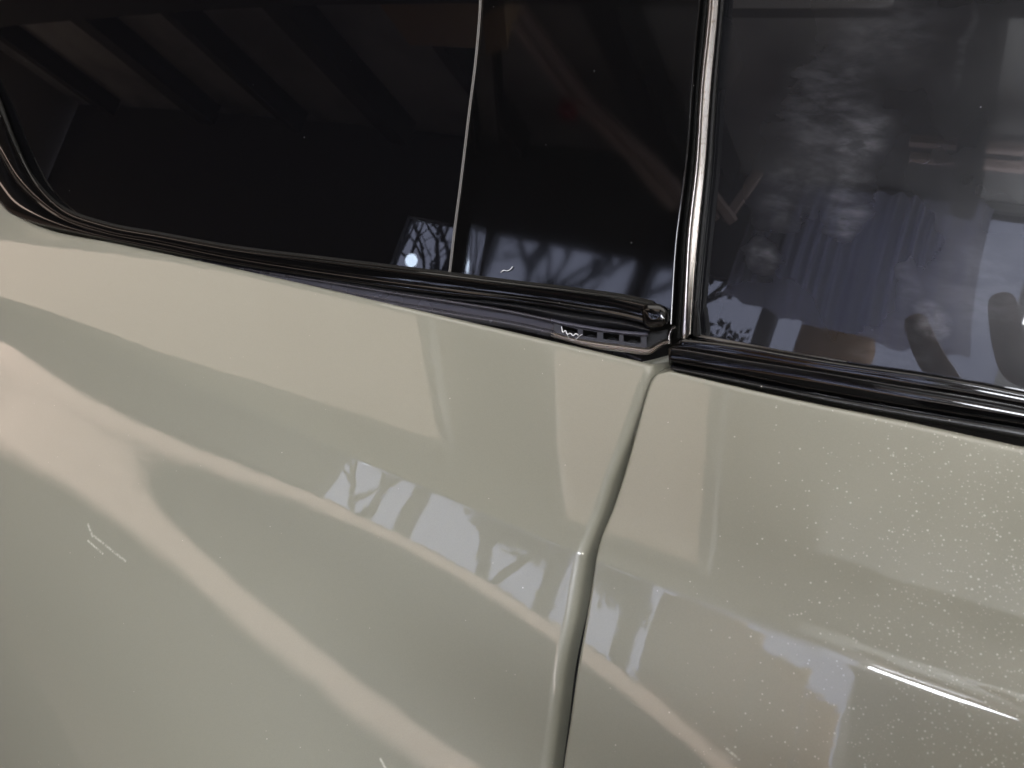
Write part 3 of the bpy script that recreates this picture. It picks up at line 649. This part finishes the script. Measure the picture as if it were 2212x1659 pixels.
# garage door track: up from the wall, bending along the ceiling
def bar(name, pts, w_, t_, m_, parent):
    bm = bmesh.new(); pts = [Vector(p) for p in pts]; prev = None
    for i, p in enumerate(pts):
        d = (pts[min(i+1, len(pts)-1)]-pts[max(i-1, 0)]).normalized(); a = d.cross(Vector((1, 0, 0))).normalized() if abs(d.x) < .95 else Vector((0, 0, 1)); b = d.cross(a).normalized()
        ring = [bm.verts.new(p+s1*a*t_/2+s2*b*w_/2) for s1, s2 in ((1, 1), (1, -1), (-1, -1), (-1, 1))]
        if prev: [bm.faces.new([prev[j], prev[(j+1) % 4], ring[(j+1) % 4], ring[j]]) for j in range(4)]
        else: bm.faces.new(ring)
        prev = ring
    bm.faces.new(prev); me = bpy.data.meshes.new(name); bmesh.ops.recalc_face_normals(bm, faces=bm.faces[:]); bm.to_mesh(me); bm.free(); me.materials.append(m_)
    o = bpy.data.objects.new(name, me); COL.objects.link(o); return keep(o, parent)
TRK = mat('primed_steel_track', (.88, .70, .64), .4); RED = mat('red_plastic', (.6, .02, .04), .4)
tr = empty('door_track', (-1, -2.4, 1.2)); tag(tr, label='pinkish steel garage door track bending along the ceiling', category='track')
for dx in (-.035, .035):
    bar('rail', [(-1.33+dx, -1.50, 1.37), (-1.28+dx, -1.80, 1.365), (-1.24+dx, -2.05, 1.36), (-1.02+dx, -2.28, 1.27), (-.86+dx, -2.44, 1.16)], .035, .02, TRK, tr)
bar('rail', [(-.86, -2.44, 1.16), (-.80, -2.46, 1.38)], .035, .02, TRK, tr)
keep(box('roller', -1.30, -1.25, -2.12, -2.06, 1.30, 1.36, RED), tr)
pp = empty('ceiling_rail', (.2, -2.2, 1.38)); tag(pp, label='pale double rail fixed across the ceiling near the garage door', category='rail')
for dy in (-.05, .05): keep(box('rail', -.25, 1.4, -2.2+dy-.014, -2.2+dy+.014, 1.365, 1.39, TRK), pp)
# things on the door's inner ledge
for x0, x1, z0, z1, m_, lb in ((-.48, -.128, SILL+.002, .56, CARD, 'large brown cardboard box at the bottom of the stack on the ledge'), (-.44, -.20, .562, .80, CARD, 'smaller cardboard box on top of the large one on the ledge'), (-.122, .042, SILL+.002, .50, WOOD, 'pale wooden box on the ledge beside the box stack'), (.048, .155, SILL+.002, .455, CARD, 'smallest cardboard box, at the end of the ledge')):
    b_ = box('storage_box', x0, x1, -2.49, -2.36, z0, z1, m_, bev=.003); tag(b_, label=lb, category='box')
hb = box('storage_bin', -1.62, -1.22, -1.52, -1.30, 1.17, 1.32, WOOD, bev=.01); tag(hb, label='brown wooden bin hanging close under the ceiling', category='bin')
sh = empty('wall_shelf', (-.2, -2.42, SILL)); tag(sh, label='narrow shelf carrying a row of boxes under the windows', category='shelf')
keep(box('shelf_board', -.5, .16, -2.5, -2.34, SILL-.005, SILL, WOOD), sh)
# shrubs outside the windows
LEAF = mat('dark_leaf', (.03, .035, .025), .7)
def shrub(x, y, z, rx, rz, n, seed, label):
    rnd = random.Random(seed); V = []; Fc = []
    for i in range(n):
        c = rnd.randrange(7); cr = random.Random(seed*31+c); ox, oz = cr.uniform(-1, 1)*rx*.7, cr.uniform(-1, 1)*rz*.7
        px, pz = x+ox+rnd.gauss(0, rx*.28), z+oz+rnd.gauss(0, rz*.28); py = y+rnd.gauss(0, .2); a = rnd.uniform(0, 6.28); s1 = rnd.uniform(.010, .026)
        k0 = len(V)
        for q, (u_, v_) in enumerate(((-1, 0), (0, -.5), (1, 0), (0, .5))): V.append((px+s1*(u_*math.cos(a)-v_*math.sin(a)), py+s1*.3*u_, pz+s1*(u_*math.sin(a)+v_*math.cos(a))))
        Fc.append((k0, k0+1, k0+2, k0+3))
    o = link('shrub', V, Fc, LEAF, smooth=False); tag(o, label=label, category='shrub'); return o
for a in SHRUBS: shrub(*a)
struct(box('floor_mat', -3.3, -1.15, -1.5, -.62, FL+.004, FL+.012, FUZZ)) if False else None
# dark rubber mat on the floor beside the rear of the car
vm = [(-3.4, -1.95), (-3.1, -1.45), (-1.15, -.55), (-1.02, -.98)]
bm = bmesh.new(); lo = [bm.verts.new((x, y, FL+.002)) for x, y in vm]; hi = [bm.verts.new((x, y, FL+.016)) for x, y in vm]
bm.faces.new(lo[::-1]); bm.faces.new(hi); [bm.faces.new([lo[i], lo[(i+1) % 4], hi[(i+1) % 4], hi[i]]) for i in range(4)]
bmesh.ops.recalc_face_normals(bm, faces=bm.faces[:])
me = bpy.data.meshes.new('floor_mat'); bm.to_mesh(me); bm.free(); me.materials.append(FUZZ); o = bpy.data.objects.new('floor_mat', me); COL.objects.link(o); tag(o, label='dark rubber mat on the concrete beside the car', category='mat')

# round lamp outside the rearmost window
OL = mat('lit_globe', (1, 1, 1), .5, emit=(.75, .85, 1), es=25)
ob = bmesh.new(); bmesh.ops.create_uvsphere(ob, u_segments=24, v_segments=16, radius=.034); me = bpy.data.meshes.new('outdoor_globe_lamp'); ob.to_mesh(me); ob.free(); me.materials.append(OL)
o = bpy.data.objects.new('outdoor_globe_lamp', me); COL.objects.link(o); o.location = (-2.34, -2.85, .86); tag(o, label='small round bluish lamp glowing outside the rearmost garage window', category='lamp')
# ------------------------------------------------------------------ the photographer
SKIN = mat('skin', (.42, .24, .17), .5); JACKET = mat('dark_jacket', (.03, .028, .03), .85); PHONE = mat('phone_shell', (.02, .02, .022), .25)
ph = empty('person', (.95, -.95, FL)); tag(ph, label='photographer in a dark jacket holding a phone up to the car', category='person')
def skin_fig(name, chains, m_, parent, sub=2):
    V = []; E = []; Rr = []; key = {}
    for ch in chains:
        prev = None
        for (x, y, z, r_) in ch:
            kk = (round(x, 4), round(y, 4), round(z, 4))
            if kk not in key: key[kk] = len(V); V.append((x, y, z)); Rr.append(r_)
            if prev is not None: E.append((prev, key[kk]))
            prev = key[kk]
    me = bpy.data.meshes.new(name); me.from_pydata(V, E, []); o = bpy.data.objects.new(name, me); COL.objects.link(o)
    o.modifiers.new('skin', 'SKIN'); o.modifiers.new('sub', 'SUBSURF').levels = sub; o.modifiers['sub'].render_levels = sub
    for i, r_ in enumerate(Rr): o.data.skin_vertices[0].data[i].radius = (r_, r_)
    o.data.skin_vertices[0].data[0].use_root = True
    o.data.materials.append(m_); o.modifiers['skin'].use_smooth_shade = True
    return keep(o, parent)
Q = .40
P0 = (.55+Q, -.95, -.08, .15); CH = (.53+Q, -.93, .28, .17); NK = (.51+Q, -.89, .47, .06)
skin_fig('body', [[P0, (.54+Q, -.95, .1, .14), CH, NK, (.50+Q, -.87, .56, .075), (.49+Q, -.85, .64, .095), (.485+Q, -.85, .72, .07)],
    [P0, (.45+Q, -.95, -.18, .085), (.44+Q, -.90, -.55, .06), (.43+Q, -.97, -.92, .045), (.42+Q, -.87, -.965, .035)],
    [P0, (.66+Q, -.96, -.18, .085), (.68+Q, -.93, -.55, .06), (.69+Q, -1.0, -.92, .045), (.69+Q, -.90, -.965, .035)],
    [CH, (.36+Q, -.90, .38, .065), (.25+Q, -.70, .16, .045), (.40, -.42, .06, .034), (.330, -.37, .068, .028)],
    [CH, (.70+Q, -.92, .38, .065), (.74+Q, -.72, .12, .045), (.62, -.52, .0, .034)]], JACKET, ph)
hand = skin_fig('hand', [[(.325, -.365, .070, .024), (.296, -.335, .090, .026), (.246, -.318, .118, .018)],
    [(.246, -.318, .118, .018), (.205, -.310, .112, .010), (.142, -.302, .104, .0100), (.108, -.293, .138, .0094), (.092, -.290, .162, .0080)],
    [(.246, -.318, .118, .018), (.205, -.294, .138, .0105), (.160, -.288, .136, .0108), (.149, -.288, .160, .0102), (.139, -.288, .186, .0085)],
    [(.246, -.318, .118, .018), (.258, -.300, .140, .011), (.232, -.292, .168, .0098), (.212, -.290, .186, .009), (.203, -.290, .200, .0078)],
    [(.246, -.318, .118, .018), (.284, -.305, .140, .010), (.270, -.297, .164, .0088), (.254, -.294, .178, .008), (.244, -.293, .188, .007)],
    [(.296, -.335, .090, .026), (.262, -.312, .062, .013), (.240, -.290, .050, .011), (.222, -.276, .050, .009)]], SKIN, ph)
bm = bmesh.new(); bmesh.ops.create_cube(bm, size=1)
for v in bm.verts: v.co = Vector((v.co.x*.150, v.co.y*.074, v.co.z*.008))
bmesh.ops.bevel(bm, geom=bm.edges[:], offset=.003, segments=3, affect='EDGES')
me = bpy.data.meshes.new('phone'); bm.to_mesh(me); bm.free(); me.materials.append(PHONE)
phone = bpy.data.objects.new('phone', me); COL.objects.link(phone)
phone.matrix_world = Matrix.Translation(Vector((CAM-R_FWD*.012+R_RIGHT*.058-R_UP*.066).tolist())) @ M3.to_4x4(); tag(phone, label='dark phone held sideways in the photographer\'s hand', category='phone')

# translucent sheet added over the tall window to soften its reflection
CURT = mat('softening_sheer', (.5, .5, .55), .8)
nt = CURT.node_tree; tb = nt.nodes.new('ShaderNodeBsdfTranslucent'); tb.inputs[0].default_value = (.66, .66, .80, 1); mx = nt.nodes.new('ShaderNodeMixShader'); mx.inputs[0].default_value = .8
nt.links.new(nt.nodes['Principled BSDF'].outputs[0], mx.inputs[1]); nt.links.new(tb.outputs[0], mx.inputs[2]); nt.links.new(mx.outputs[0], nt.nodes['Material Output'].inputs[0])
nx, nz = 160, 24; V = []
for j in range(nz):
    t = j/(nz-1)
    for i in range(nx):
        s = i/(nx-1); x = -.78+s*(.80+.06*(1-t)**2)
        hem = .86-.05*s+.02*math.sin(s*7+1)+.008*math.sin(s*40); V.append((x, -2.475+.016*math.sin(s*95+2*math.sin(s*17))*(.5+.5*t)+.01*math.sin(s*23), hem+t*(1.36-hem)))
o = link('softening_curtain', V, grid_faces(nz, nx), CURT); tag(o, label='thin pale sheet added over the tall garage window to soften its reflection', category='softening_curtain')
